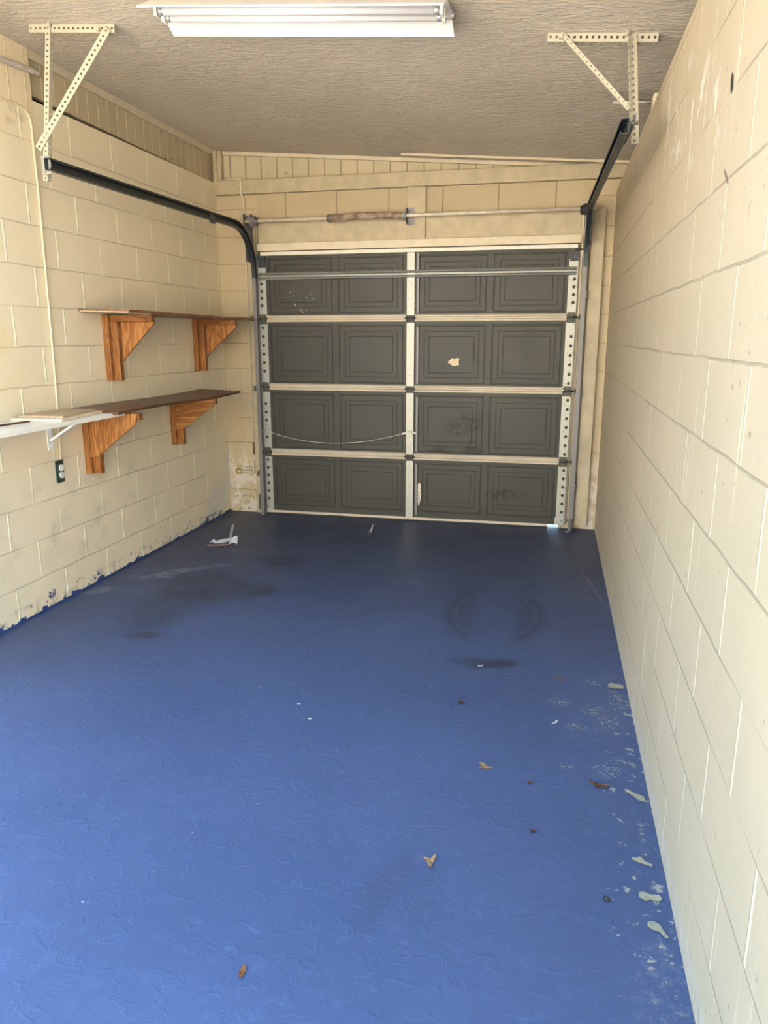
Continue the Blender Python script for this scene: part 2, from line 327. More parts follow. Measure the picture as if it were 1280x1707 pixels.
def floor_mat():
    n = N('blue_floor_paint', .42, 0, .30)
    wob = n.m('MULTIPLY', n.m('SUBTRACT', n.noise(5, 3), .5), .12)
    X = n.m('ADD', n.x, wob); Y = n.m('ADD', n.y, n.m('MULTIPLY', n.m('SUBTRACT', n.noise(4, 3), .5), .16))
    base = n.mix(n.ss(n.noise(1.1, 4, .55), .3, .7), (.048, .071, .152), (.058, .084, .178))
    base = n.mix(n.m('MULTIPLY', n.ss(n.noise(22, 5, .65), .5, .75), .18), base, (.12, .17, .33))
    # fading daylight painted in: floor darker and greyer towards the garage door
    far_shade = n.m('MULTIPLY', n.ss(n.y, -3.2, -.2), n.m('ADD', .45, n.m('MULTIPLY', n.noise(2.5, 4), .5)))
    base = n.mix(n.m('MULTIPLY', far_shade, .85), base, (.046, .046, .060))
    # dark rubber scuffs left by turning wheels
    dk = None
    def dark(mk):
        nonlocal dk; dk = mk if dk is None else n.m('MAXIMUM', dk, mk)
    for (cx, cy, rx, ry, an, k) in ((.66, -1.92, .30, .34, .5, .85), (.60, -2.30, .20, .34, .1, .7), (.70, -2.64, .12, .06, .2, 1.0), (.98, -1.90, .16, .16, 0, .95),
                                (.92, -1.30, .20, .12, .2, .8), (1.25, -.72, .16, .14, .9, .8), (1.32, -1.18, .16, .08, 0, .5),
                                (2.43, -2.62, .15, .05, .1, 1.0), (2.33, -2.60, .10, .05, .1, .8), (2.20, -1.33, .10, .05, 0, .8), (2.42, -1.30, .16, .05, 0, .7), (2.20, -1.05, .09, .07, 0, .5)):
        e, r = n.ell(X, Y, cx, cy, rx, ry, an, .5); dark(n.m('MULTIPLY', e, k*.85))
    dkn = n.m('MULTIPLY', dk, n.ss(n.noise(9, 4, .6), .2, .6))
    # concentric tyre arcs
    e, r = n.ell(n.x, n.y, 2.405, -1.98, .29, .47, .0, .10)
    ring = n.m('ADD', .5, n.m('MULTIPLY', n.m('SINE', n.m('MULTIPLY', r, 32.0)), .5))
    sides = n.ss(n.m('ABSOLUTE', n.m('SUBTRACT', n.x, 2.405)), .07, .15)
    arcs = n.m('MULTIPLY', n.m('MULTIPLY', n.m('MULTIPLY', e, n.ss(r, .35, .5)), sides), n.m('ADD', .30, n.m('MULTIPLY', ring, .5)))
    dkn = n.m('MAXIMUM', dkn, n.m('MULTIPLY', arcs, .75))
    # tread print
    e, _ = n.ell(X, n.y, 2.27, -4.12, .06, .19, -.20, .3); st = n.m('ADD', .5, n.m('MULTIPLY', n.m('SINE', n.m('MULTIPLY', n.y, 210.0)), .5))
    e2, _ = n.ell(X, n.y, 2.38, -4.10, .06, .15, 0, .5)
    dkn = n.m('MAXIMUM', dkn, n.m('MULTIPLY', n.m('MAXIMUM', n.m('MULTIPLY', e, n.m('ADD', .10, n.m('MULTIPLY', st, .14))), n.m('MULTIPLY', e2, .09)), 1.0))
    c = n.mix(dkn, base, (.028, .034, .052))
    # pale scrapes
    pal = None
    for (cx, cy, rx, ry, an, k) in ((.35, -1.70, .24, .05, .75, .6), (.25, -1.80, .17, .035, .2, .7), (.10, -2.1, .14, .05, .9, .5), (.52, -1.52, .13, .04, .7, .4)):
        e, _ = n.ell(X, Y, cx, cy, rx, ry, an, .6); e = n.m('MULTIPLY', e, k); pal = e if pal is None else n.m('MAXIMUM', pal, e)
    pal = n.m('MULTIPLY', pal, n.ss(n.noise(14, 4, .65), .36, .58))
    ln, _ = n.ell(n.x, n.y, 2.93, -1.35, .006, .50, .17, .4); l2, _ = n.ell(n.x, n.y, 2.42, -.52, .30, .010, -.10, .4)
    pal = n.m('MAXIMUM', pal, n.m('MULTIPLY', n.m('MAXIMUM', ln, l2), .35))
    c = n.mix(n.m('MULTIPLY', pal, .75), c, (.30, .31, .36))
    # paint worn through to pale concrete beside the right wall
    zone = n.m('MULTIPLY', n.ss(n.x, 2.62, 2.95), n.m('MULTIPLY', n.ss(n.y, -4.7, -4.2, .55, 1.0), n.ss(n.y, -2.2, -2.75)))
    thr = n.m('SUBTRACT', .80, n.m('MULTIPLY', zone, .20))
    ch = n.m('MULTIPLY', n.ss(n.m('SUBTRACT', n.noise(26, 5, .72), thr), 0.0, .02), n.m('GREATER_THAN', zone, .02))
    cl = None
    for (cx, cy, rx, ry) in ((2.875, -2.98, .06, .05), (2.74, -2.93, .05, .045), (2.93, -3.05, .06, .06), (2.90, -3.40, .06, .05), (2.88, -2.72, .04, .03), (2.80, -3.12, .05, .03), (2.97, -2.86, .04, .10), (2.95, -3.33, .03, .03), (2.76, -3.40, .03, .02)):
        e, _ = n.ell(n.x, n.y, cx, cy, rx, ry, 0, .6); cl = e if cl is None else n.m('MAXIMUM', cl, e)
    cl = n.m('MULTIPLY', cl, n.ss(n.noise(75, 4, .6), .52, .60))
    edge = n.m('MULTIPLY', n.ss(n.x, 2.965, 3.0), n.ss(n.m('MULTIPLY', n.noise(13, 4, .65), n.ss(n.y, -2.3, -2.9)), .57, .61))
    ch = n.m('MAXIMUM', ch, n.m('MAXIMUM', n.m('MULTIPLY', cl, .8), edge))
    # a paint-splatter patch at the near right corner
    e, _ = n.ell(n.x, n.y, 2.96, -4.35, .07, .22, .0, .4); ch = n.m('MAXIMUM', ch, n.m('MULTIPLY', e, n.ss(n.noise(38, 5, .7), .48, .9)))
    c = n.mix(n.m('MULTIPLY', ch, .8), c, (.36, .33, .27))
    # fine grit everywhere
    sp = n.m('MULTIPLY', n.ss(n.voro(11, n.sc(n.pos, (1, 1, 0))), .035, .022), n.ss(n.noise(2.1, 3), .46, .54))
    c = n.mix(n.m('MULTIPLY', sp, .8), c, (.55, .55, .56))
    sp = n.m('MULTIPLY', n.ss(n.voro(6.3, n.sc(n.pos, (1, 1, 0))), .02, .014), n.ss(n.noise(1.7, 3), .48, .5)); c = n.mix(sp, c, (.02, .02, .025))
    n.col(c)
    v = n.sc(n.pos, (1, 1.3, 1)); h = n.m('ADD', n.m('MULTIPLY', n.ss(n.noise(17, 5, .6, v, .9), .50, .68), .6), n.m('MULTIPLY', n.noise(45, 4), .35))
    n.bump(h, .22, .006); n.rough(n.m('ADD', .36, n.m('MULTIPLY', n.noise(4, 3), .2)))
    return n.mat
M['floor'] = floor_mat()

def wood(name, c1, c2, axis, freq=1.0, rough=.5):
    n = N(name, rough, 0, .4)
    k = {'x': (1.2, 14, 14), 'y': (14, 1.2, 14), 'z': (14, 14, 1.2)}[axis]
    a = n.noise(1.6*freq, 4, .6, n.sc(n.pos, k), 1.4)
    w = n.m('FRACT', n.m('MULTIPLY', a, 7.0)); w = n.ss(n.m('ABSOLUTE', n.m('SUBTRACT', w, .5)), .05, .5)
    c = n.mix(w, c1, c2); fine = n.noise(6, 5, .7, n.sc(n.pos, tuple(q*4 for q in k)))
    c = n.mix(n.m('MULTIPLY', n.ss(fine, .4, .7), .25), c, tuple(q*.5 for q in c1))
    kn = n.ss(n.voro(9, n.sc(n.pos, (1.0, 1.0, 1.0))), .07, .03); c = n.mix(n.m('MULTIPLY', kn, .8), c, tuple(q*.25 for q in c1))
    n.col(c); n.bump(w, .08, .002); return n.mat
M['pine_v'] = wood('stained_pine_upright', (.20, .070, .015), (.37, .150, .040), 'z')
M['pine_h'] = wood('stained_pine_rail', (.17, .057, .013), (.31, .12, .032), 'x')
M['ply'] = wood('stained_plywood_gusset', (.26, .095, .020), (.48, .21, .062), 'z', .45)
M['ply_h'] = wood('stained_plywood_gusset_level', (.24, .088, .018), (.46, .20, .058), 'x', .45)
M['shelf_dark'] = wood('dark_stained_board', (.075, .030, .016), (.19, .085, .045), 'y', .8, .38)
M['shelf_mid'] = wood('worn_stained_board', (.16, .060, .022), (.36, .19, .10), 'y', .8, .45)
M['white_shelf'] = plain('white_melamine_board', (.84, .80, .72), .35, var=.04, scale=3)
M['white_metal'] = plain('white_enamelled_metal', (.82, .84, .88), .4, var=.03)
M['plysheet'] = wood('offcut_plywood', (.42, .30, .19), (.54, .41, .27), 'y', .6, .6)
M['ply_edge'] = plain('offcut_edge', (.80, .66, .50), .6)
M['stick'] = plain('dark_brown_stick', (.10, .035, .02), .5)

def door_mat():
    n = N('grey_door_skin', .5, 0, .22)
    c = n.mix(n.ss(n.noise(1.5, 3), .3, .7), (.046, .045, .038), (.053, .051, .043))
    mo = None
    for (cx, cz, rx, rz) in ((2.03, .80, .12, .10), (1.93, .76, .10, .07), (2.06, .60, .08, .09), (1.80, .585, .09, .04), (2.32, .25, .16, .05)):
        e, _ = n.ell(n.x, n.z, cx, cz, rx, rz, 0, .6); mo = e if mo is None else n.m('MAXIMUM', mo, e)
    mo = n.m('MULTIPLY', mo, n.ss(n.noise(26, 4, .7), .42, .58)); c = n.mix(n.m('MULTIPLY', mo, .9), c, (.020, .019, .013))
    e, _ = n.ell(n.x, n.z, .68, 1.74, .12, .12, 0, .4); w = n.m('MULTIPLY', e, n.ss(n.noise(42, 3, .6), .64, .68)); c = n.mix(n.m('MULTIPLY', w, .7), c, (.50, .48, .46))
    n.col(c); n.bump(n.noise(80, 3), .06, .002); n.rough(n.m('ADD', .34, n.m('MULTIPLY', n.noise(6, 3), .16))); return n.mat
M['door'] = door_mat()
M['top_rail'] = plain('whitish_top_rail', (.66, .62, .54), .4, var=.05)
M['rail'] = plain('cream_section_rail', (.52, .44, .34), .45, var=.06, scale=8)
def galv(name, c, rough=.42, metal=.35, spk=True):
    n = N(name, rough, metal, .5); v = n.voro(60, out='Color'); cc = n.mix(n.noise(50, 4), tuple(x*.78 for x in c), c)
    if spk: cc = n.mix(n.m('MULTIPLY', n.ss(n.voro(38), .22, .14), .6), cc, (.10, .10, .09))
    n.col(cc); return n.mat
M['galv'] = galv('galvanised_stile', (.40, .40, .36))
M['galv_white'] = galv('whitened_galvanised_stile', (.38, .37, .33))
M['galv_grey'] = galv('grey_galvanised_strut', (.23, .235, .22), .4, .3, False)
M['track'] = galv('dark_track_steel', (.040, .052, .060), .42, .45, False)
M['track_light'] = galv('dull_track_steel', (.20, .19, .19), .5, .4, False)
M['black'] = plain('black_iron', (.02, .02, .022), .5, .3)
M['hinge'] = plain('dark_hinge_steel', (.07, .07, .055), .5, .4)
M['perf'] = galv('painted_slotted_angle', (.46, .42, .33), .5, .05, False)
M['shaft'] = plain('cream_painted_shaft', (.66, .58, .47), .45, var=.1, scale=20)
M['spring'] = plain('rusty_spring_wire', (.52, .42, .33), .5, .1, var=.25, scale=15, dark=(.16, .10, .07))
M['drum'] = plain('grey_cast_drum', (.26, .25, .26), .5, .4, var=.2)
M['drum_dark'] = plain('dark_cast_drum', (.05, .05, .06), .5, .4, var=.2)
M['lampw'] = plain('white_enamel_reflector', (.70, .70, .72), .3, var=.02, scale=5)
M['tube'] = plain('unlit_phosphor_tube', (.66, .66, .70), .18, var=.01)
M['tubecap'] = plain('tube_end_cap', (.62, .62, .62), .3, .7)
M['holder'] = plain('lamp_holder_plastic', (.82, .80, .74), .4)
M['pipe_wall'] = plain('wall_coloured_conduit', (.70, .60, .42), .55, var=.05)
M['pipe'] = plain('cream_painted_conduit', (.66, .58, .42), .5, var=.08)
M['pipe_grey'] = plain('grey_painted_conduit', (.56, .52, .46), .5, var=.12)
M['brass'] = plain('tarnished_brass', (.52, .38, .17), .45, .3, var=.15)
M['leaf'] = plain('dry_orange_leaf', (.50, .20, .06), .6, var=.25, scale=80)
M['leaf_tan'] = plain('dry_tan_leaf', (.62, .38, .20), .6, var=.25, scale=80)
M['leaf_brown'] = plain('dry_brown_leaf', (.20, .09, .05), .6, var=.25, scale=80)
M['chip'] = plain('pale_paint_chip', (.78, .76, .70), .6, var=.08, scale=60)
M['chip_cream'] = plain('cream_paint_chip', (.60, .55, .42), .6, var=.10, scale=60)
M['paper'] = plain('white_paper_strip', (.42, .42, .46), .6, var=.06)
M['cardboard'] = plain('pink_brown_card', (.40, .25, .21), .6, var=.15)
M['patch'] = plain('torn_paper_label', (.62, .46, .24), .7, var=.2, scale=60, dark=(.66, .56, .46))
M['patch_white'] = plain('torn_white_liner', (.66, .60, .50), .7, var=.2, scale=50)
M['outlet_white'] = plain('white_receptacle', (.80, .80, .74), .35)
M['outlet_box'] = plain('dark_green_box', (.025, .06, .06), .5)
M['concrete'] = plain('outdoor_concrete', (.60, .50, .38), .8, var=.1, scale=3)
M['bounce_wall'] = plain('pale_bounce_wall', (.80, .72, .58), .8, var=.03, scale=2)
M['leak_strip'] = plain('pale_leak_strip', (.62, .60, .56), .8, var=.05)
M['void'] = plain('shade_dark_backing', (.05, .04, .03), .9)  # near-black stands in for shade behind the siding gap
M['seal'] = plain('black_rubber_seal', (.018, .018, .02), .7)

# ---------------------------------------------------------------- the setting
W = 3.02
def ceil_z(x): return 2.862-.079*x
YC, YL = -3.7, -3.6         # where the roof and the left wall end
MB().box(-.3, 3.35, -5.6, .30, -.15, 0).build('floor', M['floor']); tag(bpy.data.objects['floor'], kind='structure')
g = MB().box(-30, 30, -40, -5.6, -.35, -.03).box(-30, 30, .30, 30, -.35, -.03).box(-30, -.3, -5.6, .30, -.35, -.03).box(3.35, 30, -5.6, .30, -.35, -.03).build('ground', M['concrete']); tag(g, kind='structure')
# unseen pale wall added behind the camera to bounce sunlight into the garage
hf = MB().box(-9, 12, -14.4, -14.0, -.03, 4.2).build('added_bounce_wall', M['bounce_wall']); tag(hf, kind='structure')
# left wall: block to 2.628 m, then vertical siding; nearer the camera the block runs up to the ceiling
zt = 2.628
w = MB().box(-.22, 0, YL, -2.155, 0, 2.565).box(-.22, 0, -2.155, 0.0, 0, zt).build('wall_left', M['wall_left']); tag(w, kind='structure')
w = MB().box(-.20, .004, YL, -2.155, 2.565, 3.0).build('wall_left_upper', M['siding_near']); tag(w, kind='structure')
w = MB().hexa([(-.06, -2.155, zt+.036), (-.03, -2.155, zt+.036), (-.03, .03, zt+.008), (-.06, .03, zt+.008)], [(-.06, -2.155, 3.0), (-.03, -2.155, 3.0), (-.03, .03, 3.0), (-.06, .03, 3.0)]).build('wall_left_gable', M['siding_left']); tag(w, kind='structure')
w = MB().box(-.30, -.22, YL, .3, 0, 3.05).build('wall_left_backing', M['void']); tag(w, kind='structure')  # added dark backing, darkens the siding gap and blocks sky leaks
w = MB().box(W, W+.20, -5.3, 0.0, 0, 2.455).build('wall_right', M['wall_right']); tag(w, kind='structure')
w = MB().box(W+.30, W+.36, -5.3, .3, 0, 2.75).build('wall_right_closure', M['trim']); tag(w, kind='structure')  # added closing board, keeps the gap above the right wall dark
# back wall round the door opening
OX0, OX1, OZ = .43, 2.745, 2.08
w = MB().box(-.22, OX0, 0, .2, 0, 2.53).box(OX1, W+.30, 0, .2, 0, 2.53).box(OX0, OX1, 0, .2, OZ, 2.345).box(.345, 2.84, -.012, .2, 2.345, 2.53, 1)
w = w.build('wall_back', [M['wall_back'], M['header']]); tag(w, kind='structure')
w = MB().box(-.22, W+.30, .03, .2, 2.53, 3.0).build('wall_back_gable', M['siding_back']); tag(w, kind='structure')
X0, X1 = -.3, W+.36
YR = -5.0          # unseen roof edge skewed to keep sky light off the right floor
c = MB().hexa([(X0, YC, ceil_z(X0)), (X1, YR, ceil_z(X1)), (X1, .3, ceil_z(X1)), (X0, .3, ceil_z(X0))], [(X0, YC, ceil_z(X0)+.2), (X1, YR, ceil_z(X1)+.2), (X1, .3, ceil_z(X1)+.2), (X0, .3, ceil_z(X0)+.2)]).build('ceiling', M['ceiling']); tag(c, kind='structure')
def trim(k, mb, mat, bev=.003):
    o = mb.build('trim_%d' % k, mat, bevel=bev); tag(o, kind='structure'); return o
def cbar(xa, xb, y0, y1, dz0, dz1, mb=None):
    """bar following the sloping ceiling, dz measured down from it"""
    mb = mb or MB(); q = []
    lo = [(xa, y0, ceil_z(xa)-dz1), (xb, y0, ceil_z(xb)-dz1), (xb, y1, ceil_z(xb)-dz1), (xa, y1, ceil_z(xa)-dz1)]
    hi = [(xa, y0, ceil_z(xa)-dz0), (xb, y0, ceil_z(xb)-dz0), (xb, y1, ceil_z(xb)-dz0), (xa, y1, ceil_z(xa)-dz0)]
    return mb.hexa(lo, hi)
trim(1, MB().box(.0, W+.30, -.045, .03, 2.532, 2.632), M['trim'])                         # board along the top of the blocks
trim(2, cbar(.065, 3.3, .0, .03, 0, .028), M['trim_light'], .004)                          # moulding under the ceiling, gable
trim(3, cbar(1.5, 3.3, -.135, -.11, 0, .016), M['trim_light'], .003)                      # second strip on the ceiling
trim(4, MB().hexa([(-.03, -2.155, ceil_z(-.03)-.035), (-.012, -2.155, ceil_z(-.01)-.035), (-.012, -.03, ceil_z(-.01)-.035), (-.03, -.03, ceil_z(-.03)-.035)],
                  [(-.03, -2.155, 2.864), (0.004, -2.155, 2.863), (0.004, -.03, 2.863), (-.03, -.03, 2.864)]), M['trim_light'], .002)
trim(5, MB().box(.0, .062, -.02, .03, 2.632, 2.856).box(.0, .03, -.035, -.02, 2.632, 2.856), M['trim'], .003)  # corner post
trim(6, MB().box(.345, 2.80, -.055, 0, 2.108, 2.166), M['trim_light'], .004)             # lintel board over the door
trim(7, MB().box(.345, 1.538, -.022, 0, 2.166, 2.345).box(1.672, 2.83, -.022, 0, 2.166, 2.345), M['trim'], .002)
trim(8, MB().box(1.538, 1.672, -.045, 0, 2.166, 2.53), M['trim'], .003)                  # centre mounting board
trim(9, MB().box(.247, .312, -.03, 0, .0, 2.36), M['jamb'], .004)
trim(10, MB().box(.312, .343, -.045, 0, 2.06, 2.36), M['trim'], .003)
trim(11, MB().box(2.862, 2.958, -.05, 0, .03, 2.335), M['jamb'], .006)
trim(12, MB().box(2.80, 2.835, -.04, 0, 1.6, 2.36), M['trim_light'], .003)
trim(13, MB().box(2.775, 2.862, -.012, 0, .0, 1.8), M['jamb'], .002)

t14 = MB().box(OX0, OX1, -.03, .30, .0, .004).build('trim_14', M['leak_strip']); tag(t14, kind='structure')  # pale strip added so the daylight gap under the door glows white
# ---------------------------------------------------------------- sectional garage door
door = empty('door_1', (1.565, -.03, 0), kind='structure')
DX0, DX1, SH, YD = .343, 2.787, .533, -.035
def section(k):
    mb = MB(); z0 = k*SH+(.030 if k == 0 else .003); z1 = (k+1)*SH-.022
    if k == 3: z1 = 2.10
    mb.box(DX0, DX1, YD+.012, YD+.045, z0, z1+.018 if k < 3 else z1)
    cx = [DX0+.062, (DX0+.062+1.565-.03)/2, 1.565-.03, 1.565+.035, (1.565+.035+DX1-.062)/2, DX1-.062]
    cells = [(cx[0], cx[1]), (cx[1], cx[2]), (cx[3], cx[4]), (cx[4], cx[5])]
    V = mb
    # flat strips outside the panel cells
    for a, b in ((DX0, cx[0]), (cx[2], cx[3]), (cx[5], DX1)): V.box(a, b, YD, YD+.013, z0, z1)
    for a, b in cells:
        mx, mz = .022, .030
        loops = [(0, 0, 0)]
        outs = [((a, b, z0, z1), 0.0)]
        pa, pb, pz0, pz1 = a+mx, b-mx, z0+mz+(.02 if k == 0 else 0), z1-mz-(.018 if k == 3 else 0)
        outs.append(((pa, pb, pz0, pz1), 0.0))
        for ins, d in ((.003, .006), (.009, .006), (.013, .001), (.046, .001), (.048, .003), (.052, .003), (.055, .0005), (.082, .0005), (.084, .0035), (.088, .0035), (.091, .0)):
            outs.append(((pa+ins, pb-ins, pz0+ins, pz1-ins), d))
        vs_, fs = [], []
        for (xa, xb, za, zb), d in outs: vs_ += [(xa, YD+d, za), (xb, YD+d, za), (xb, YD+d, zb), (xa, YD+d, zb)]
        for i in range(len(outs)-1):
            for j in range(4): fs.append((i*4+j, i*4+(j+1) % 4, (i+1)*4+(j+1) % 4, (i+1)*4+j))
        q = (len(outs)-1)*4; fs.append((q, q+1, q+2, q+3)); V.add(vs_, fs)
    return mb
for k in range(4): section(k).build('door_section', M['door'], door, recalc=False)
# cream rails at the section joints: two rounded ribs, running between the stiles
for k in (1, 2, 3):
    z = k*SH-.030+.002
    for a, b in ((DX0+.062, 1.533), (1.600, DX1-.064)):
        m = MB()
        for dz in (0, .031): m.prism([(a, YD-.004, z+dz), (a, YD-.016, z+dz+.000), (a, YD-.022, z+dz+.006), (a, YD-.022, z+dz+.014), (a, YD-.014, z+dz+.020), (a, YD-.004, z+dz+.021)], (b-a, 0, 0))
        m.box(a, b, YD-.005, YD+.002, z-.001, z+.053); m.build('section_rail', M['rail'], door)
m = MB().box(DX0+.03, DX1-.01, YD-.034, YD+.03, 2.072, 2.100); m.build('top_rail', M['top_rail'], door, bevel=.003)
m = MB().box(DX0+.01, DX1-.125, YD-.010, YD+.03, .014, .034); m.build('bottom_rail', M['rail'], door, bevel=.002)
m = MB().box(DX0+.01, DX1-.125, YD-.004, YD+.03, .0, .015); m.build('bottom_seal', M['seal'], door)
# strut across the top section
m = MB(); zs = 1.890
m.prism([(DX0+.0, YD-.004, zs), (DX0, YD-.026, zs+.004), (DX0, YD-.030, zs+.014), (DX0, YD-.020, zs+.022), (DX0, YD-.020, zs+.034), (DX0, YD-.034, zs+.042), (DX0, YD-.030, zs+.054), (DX0, YD-.004, zs+.058)], (DX1-DX0-.012, 0, 0))
m.build('strut', M['galv_grey'], door)
# end stiles, one each side of each section, with round holes; centre stile
for side in (0, 1):
    for k in range(4):
        z0 = k*SH+(.035 if k == 0 else .018); z1 = (k+1)*SH-.038 if k < 3 else 2.0
        L = z1-z0; m = MB(); n_ = 7; skip = {0: (0,), 1: (0, 6) if side == 0 else (), 2: (0,) if side == 0 else (6,), 3: (0, 5, 6)}[k]
        if side == 0: m.perf((DX0-.004, YD-.006, z0), (0, 0, 1), (1, 0, 0), L, .064, L/n_, .0125, off=.42, skip=skip)
        else: m.perf((DX1-.064, YD-.006, z0), (0, 0, 1), (1, 0, 0), L, .064, L/n_, .0125, off=.64, skip=skip)
        xf = DX0+.060 if side == 0 else DX1-.064
        m.box(xf-.001, xf+.001, YD-.006, YD+.002, z0, z1)
        m.build('end_stile', M['galv'] if side == 0 else M['galv_white'], door)
        MB().box(*( (DX0+.002, DX0+.052) if side == 0 else (DX1-.056, DX1-.004)), YD-.0035, YD-.002, z0+.05, z1-.05).build('stile_hole_shade', M['black'], door)  # black sheet stands in for the shade inside the stile holes
for k in range(4):
    z0 = k*SH+(.03 if k == 0 else .016); z1 = (k+1)*SH-.036 if k < 3 else 2.10
    m = MB().box(1.537, 1.597, YD-.022, YD-.018, z0, z1).box(1.537, 1.540, YD-.02, YD, z0, z1).box(1.594, 1.597, YD-.02, YD, z0, z1)
    m.build('centre_stile', M['galv_white'] if k else M['galv'], door, bevel=.001)
    MB().box(1.612, 1.628, YD-.008, YD, z0+.02, z1-.03).build('stile_flange', M['track_light'], door)
# hinges and rollers
def hinge(x, z, wd, roller=0):
    m = MB().box(x-wd/2, x+wd/2, YD-.026, YD-.004, z-.012, z+.012).tube([(x-wd/2-.004, YD-.028, z), (x+wd/2+.004, YD-.028, z)], .007)
    m.box(x-wd/2, x+wd/2, YD-.010, YD-.004, z-.040, z+.036)
    h = m.build('hinge', M['hinge'], door)
    if roller:
        xe = x+roller*.058
        MB().tube([(x, YD-.028, z), (xe, YD-.028, z)], .005).tube([(xe, YD-.028, z), (xe+roller*.010, YD-.028, z)], .020, 14).build('roller', M['black'], h)
for k in (1, 2, 3):
    hinge(DX0+.028, k*SH-.004, .055, -1); hinge(DX1-.032, k*SH-.004, .055, 1)
    m = MB().box(1.530, 1.602, YD-.028, YD-.020, k*SH-.014, k*SH+.008).tube([(1.526, YD-.030, k*SH-.004), (1.606, YD-.030, k*SH-.004)], .006); m.build('hinge', M['hinge'], door)
# top roller carriers, bottom brackets
for s_, x in ((-1, DX0+.03), (1, DX1-.032)):
    m = MB().box(x-.030, x+.030, YD-.030, YD-.004, 2.052, 2.078).box(x-.028, x+.030, YD-.008, YD-.003, 1.985, 2.052)
    m.tube([(x, YD-.03, 2.062), (x+s_*.07, YD-.03, 2.062)], .006); m.build('top_roller_bracket', M['track'] if s_ < 0 else M['drum_dark'], door)
m = MB().box(DX0-.004, DX0+.064, YD-.012, YD-.005, .034, .085).tube([(DX0+.03, YD-.03, .07), (DX0-.03, YD-.03, .07)], .006); m.build('bottom_bracket', M['galv'], door)
m = MB().box(DX1-.072, DX1-.006, YD-.014, YD-.006, .034, .090).tube([(DX1-.03, YD-.03, .07), (DX1+.03, YD-.03, .07)], .006); m.build('bottom_bracket', M['galv'], door)
# latch and its cord
m = MB().box(DX0-.035, DX0+.02, YD-.045, YD-.030, .700, .716).box(DX0+.004, DX0+.044, YD-.012, YD-.006, .675, .735)
m.tube([(DX0+.024+.016*math.cos(a*math.pi/6), YD-.020, .705+.022*math.sin(a*math.pi/6)) for a in range(13)], .003, 6, caps=False); m.build('slide_bolt', M['galv'], door)
m = MB().box(1.556, 1.580, YD-.034, YD-.022, .690, .735).bar((1.505, YD-.040, .712), (1.560, YD-.036, .722), .006, .014).bar((1.575, YD-.036, .730), (1.625, YD-.042, .718), .006, .014).bar((1.540, YD-.040, .745), (1.598, YD-.040, .700), .006, .008)
m.build('latch_handle', M['galv'], door)
pts = [(DX0+.045+(1.505-DX0-.045)*t, YD-.030, .700+.010*t-.085*4*t*(1-t)*(1-.15*(t-.5))) for t in [i/24 for i in range(25)]]
MB().tube(pts, .0022, 6).build('latch_cord', M['shaft'], door)
# torn sticker and torn liner on the door
def blob(y, pts, th=.0012): return MB().prism([(x, y, z) for x, z in pts], (0, -th, 0))
tag(blob(YD-.0005, [(1.856, 1.268), (1.866, 1.280), (1.880, 1.286), (1.884, 1.297), (1.912, 1.294), (1.924, 1.299), (1.944, 1.296), (1.940, 1.270), (1.943, 1.243), (1.928, 1.244), (1.914, 1.238), (1.896, 1.239), (1.884, 1.246), (1.872, 1.256), (1.860, 1.260)]).build('torn_label', M['patch'], None),
    'torn tan paper label stuck on the grey garage door', 'label')
tag(blob(YD-.0095, [(1.634, .305), (1.645, .325), (1.656, .310), (1.662, .25), (1.660, .19), (1.646, .135), (1.640, .13), (1.634, .16)]).build('peeling_strip', M['patch_white'], None),
    'long pale torn strip peeling from the bottom panel beside the centre stile', 'torn strip')

# ---------------------------------------------------------------- door tracks
def track(name, sgn, x, zh0, zh1, ye, mat, label, xend, wob=0.0):
    """C-shaped rail: up beside the door, round the bend, back under the ceiling"""
    r = .36; yv = -.075; zb = zh0-r; path = []; fr = []
    path += [(x, yv, .0), (x, yv, 1.0), (x, yv, zb)]; fr += [((1, 0, 0), (0, -1, 0))]*3
    for i in range(1, 13):
        a = i/12*math.pi/2; path.append((x, yv-r*(1-math.cos(a)), zb+r*math.sin(a)))
        fr.append(((1, 0, 0), (0, -math.cos(a), -math.sin(a))))
    path.append((xend, ye, zh1)); fr.append(((1, 0, 0), (0, 0, -1)))
    s = sgn   # opening faces the door's middle
    t = .0025; hw, dp = .026, .030
    prof = [(0, -hw), (s*dp, -hw), (s*dp, -hw+.010), (s*(dp-t), -hw+.010), (s*(dp-t), -hw+t), (s*t, -hw+t), (s*t, hw-t), (s*(dp-t), hw-t), (s*(dp-t), hw-.010), (s*dp, hw-.010), (s*dp, hw), (0, hw)]
    root = empty(name, (x, yv, 0), label, 'door track')
    nv = 3
    MB().sweep(prof, path[:nv], fr[:nv]).build('vertical_rail', M['track_light'], root)
    MB().sweep(prof, path[nv-1:], fr[nv-1:]).build('horizontal_rail', mat, root)
    return root
tl = track('door_track', 1, .312, 2.262, 2.245, -2.50, M['track'], 'dark steel door track on the left, curving up and back towards the camera', .285)
for z in (.35, 1.05, 1.6):
    MB().box(.290, .3115, -.10, -.03, z-.02, z+.02).build('jamb_bracket', M['hinge'], tl)
MB().box(.296, .312, -.10, -.03, .05, .17).build('jamb_bracket', M['hinge'], tl)
MB().box(.306, .3115, -.20, -.03, 2.02, 2.30).build('flag_bracket', M['track_light'], tl)
MB().box(.298, .3115, -.80, -.72, 2.22, 2.29).build('splice_plate', M['track_light'], tl)
tr = track('door_track', -1, 2.848, 2.300, 2.205, -2.74, M['track'], 'dark steel door track on the right, close to the block wall', 2.872)
MB().box(2.8485, 2.856, -.34, -.05, 2.20, 2.26).box(2.8485, 2.856, -.22, -.05, 2.10, 2.36).build('flag_bracket', M['drum_dark'], tr)
for z in (.35, 1.05, 1.75):
    MB().box(2.8485, 2.864, -.10, -.05, z-.025, z+.025).build('jamb_bracket', M['hinge'], tr)
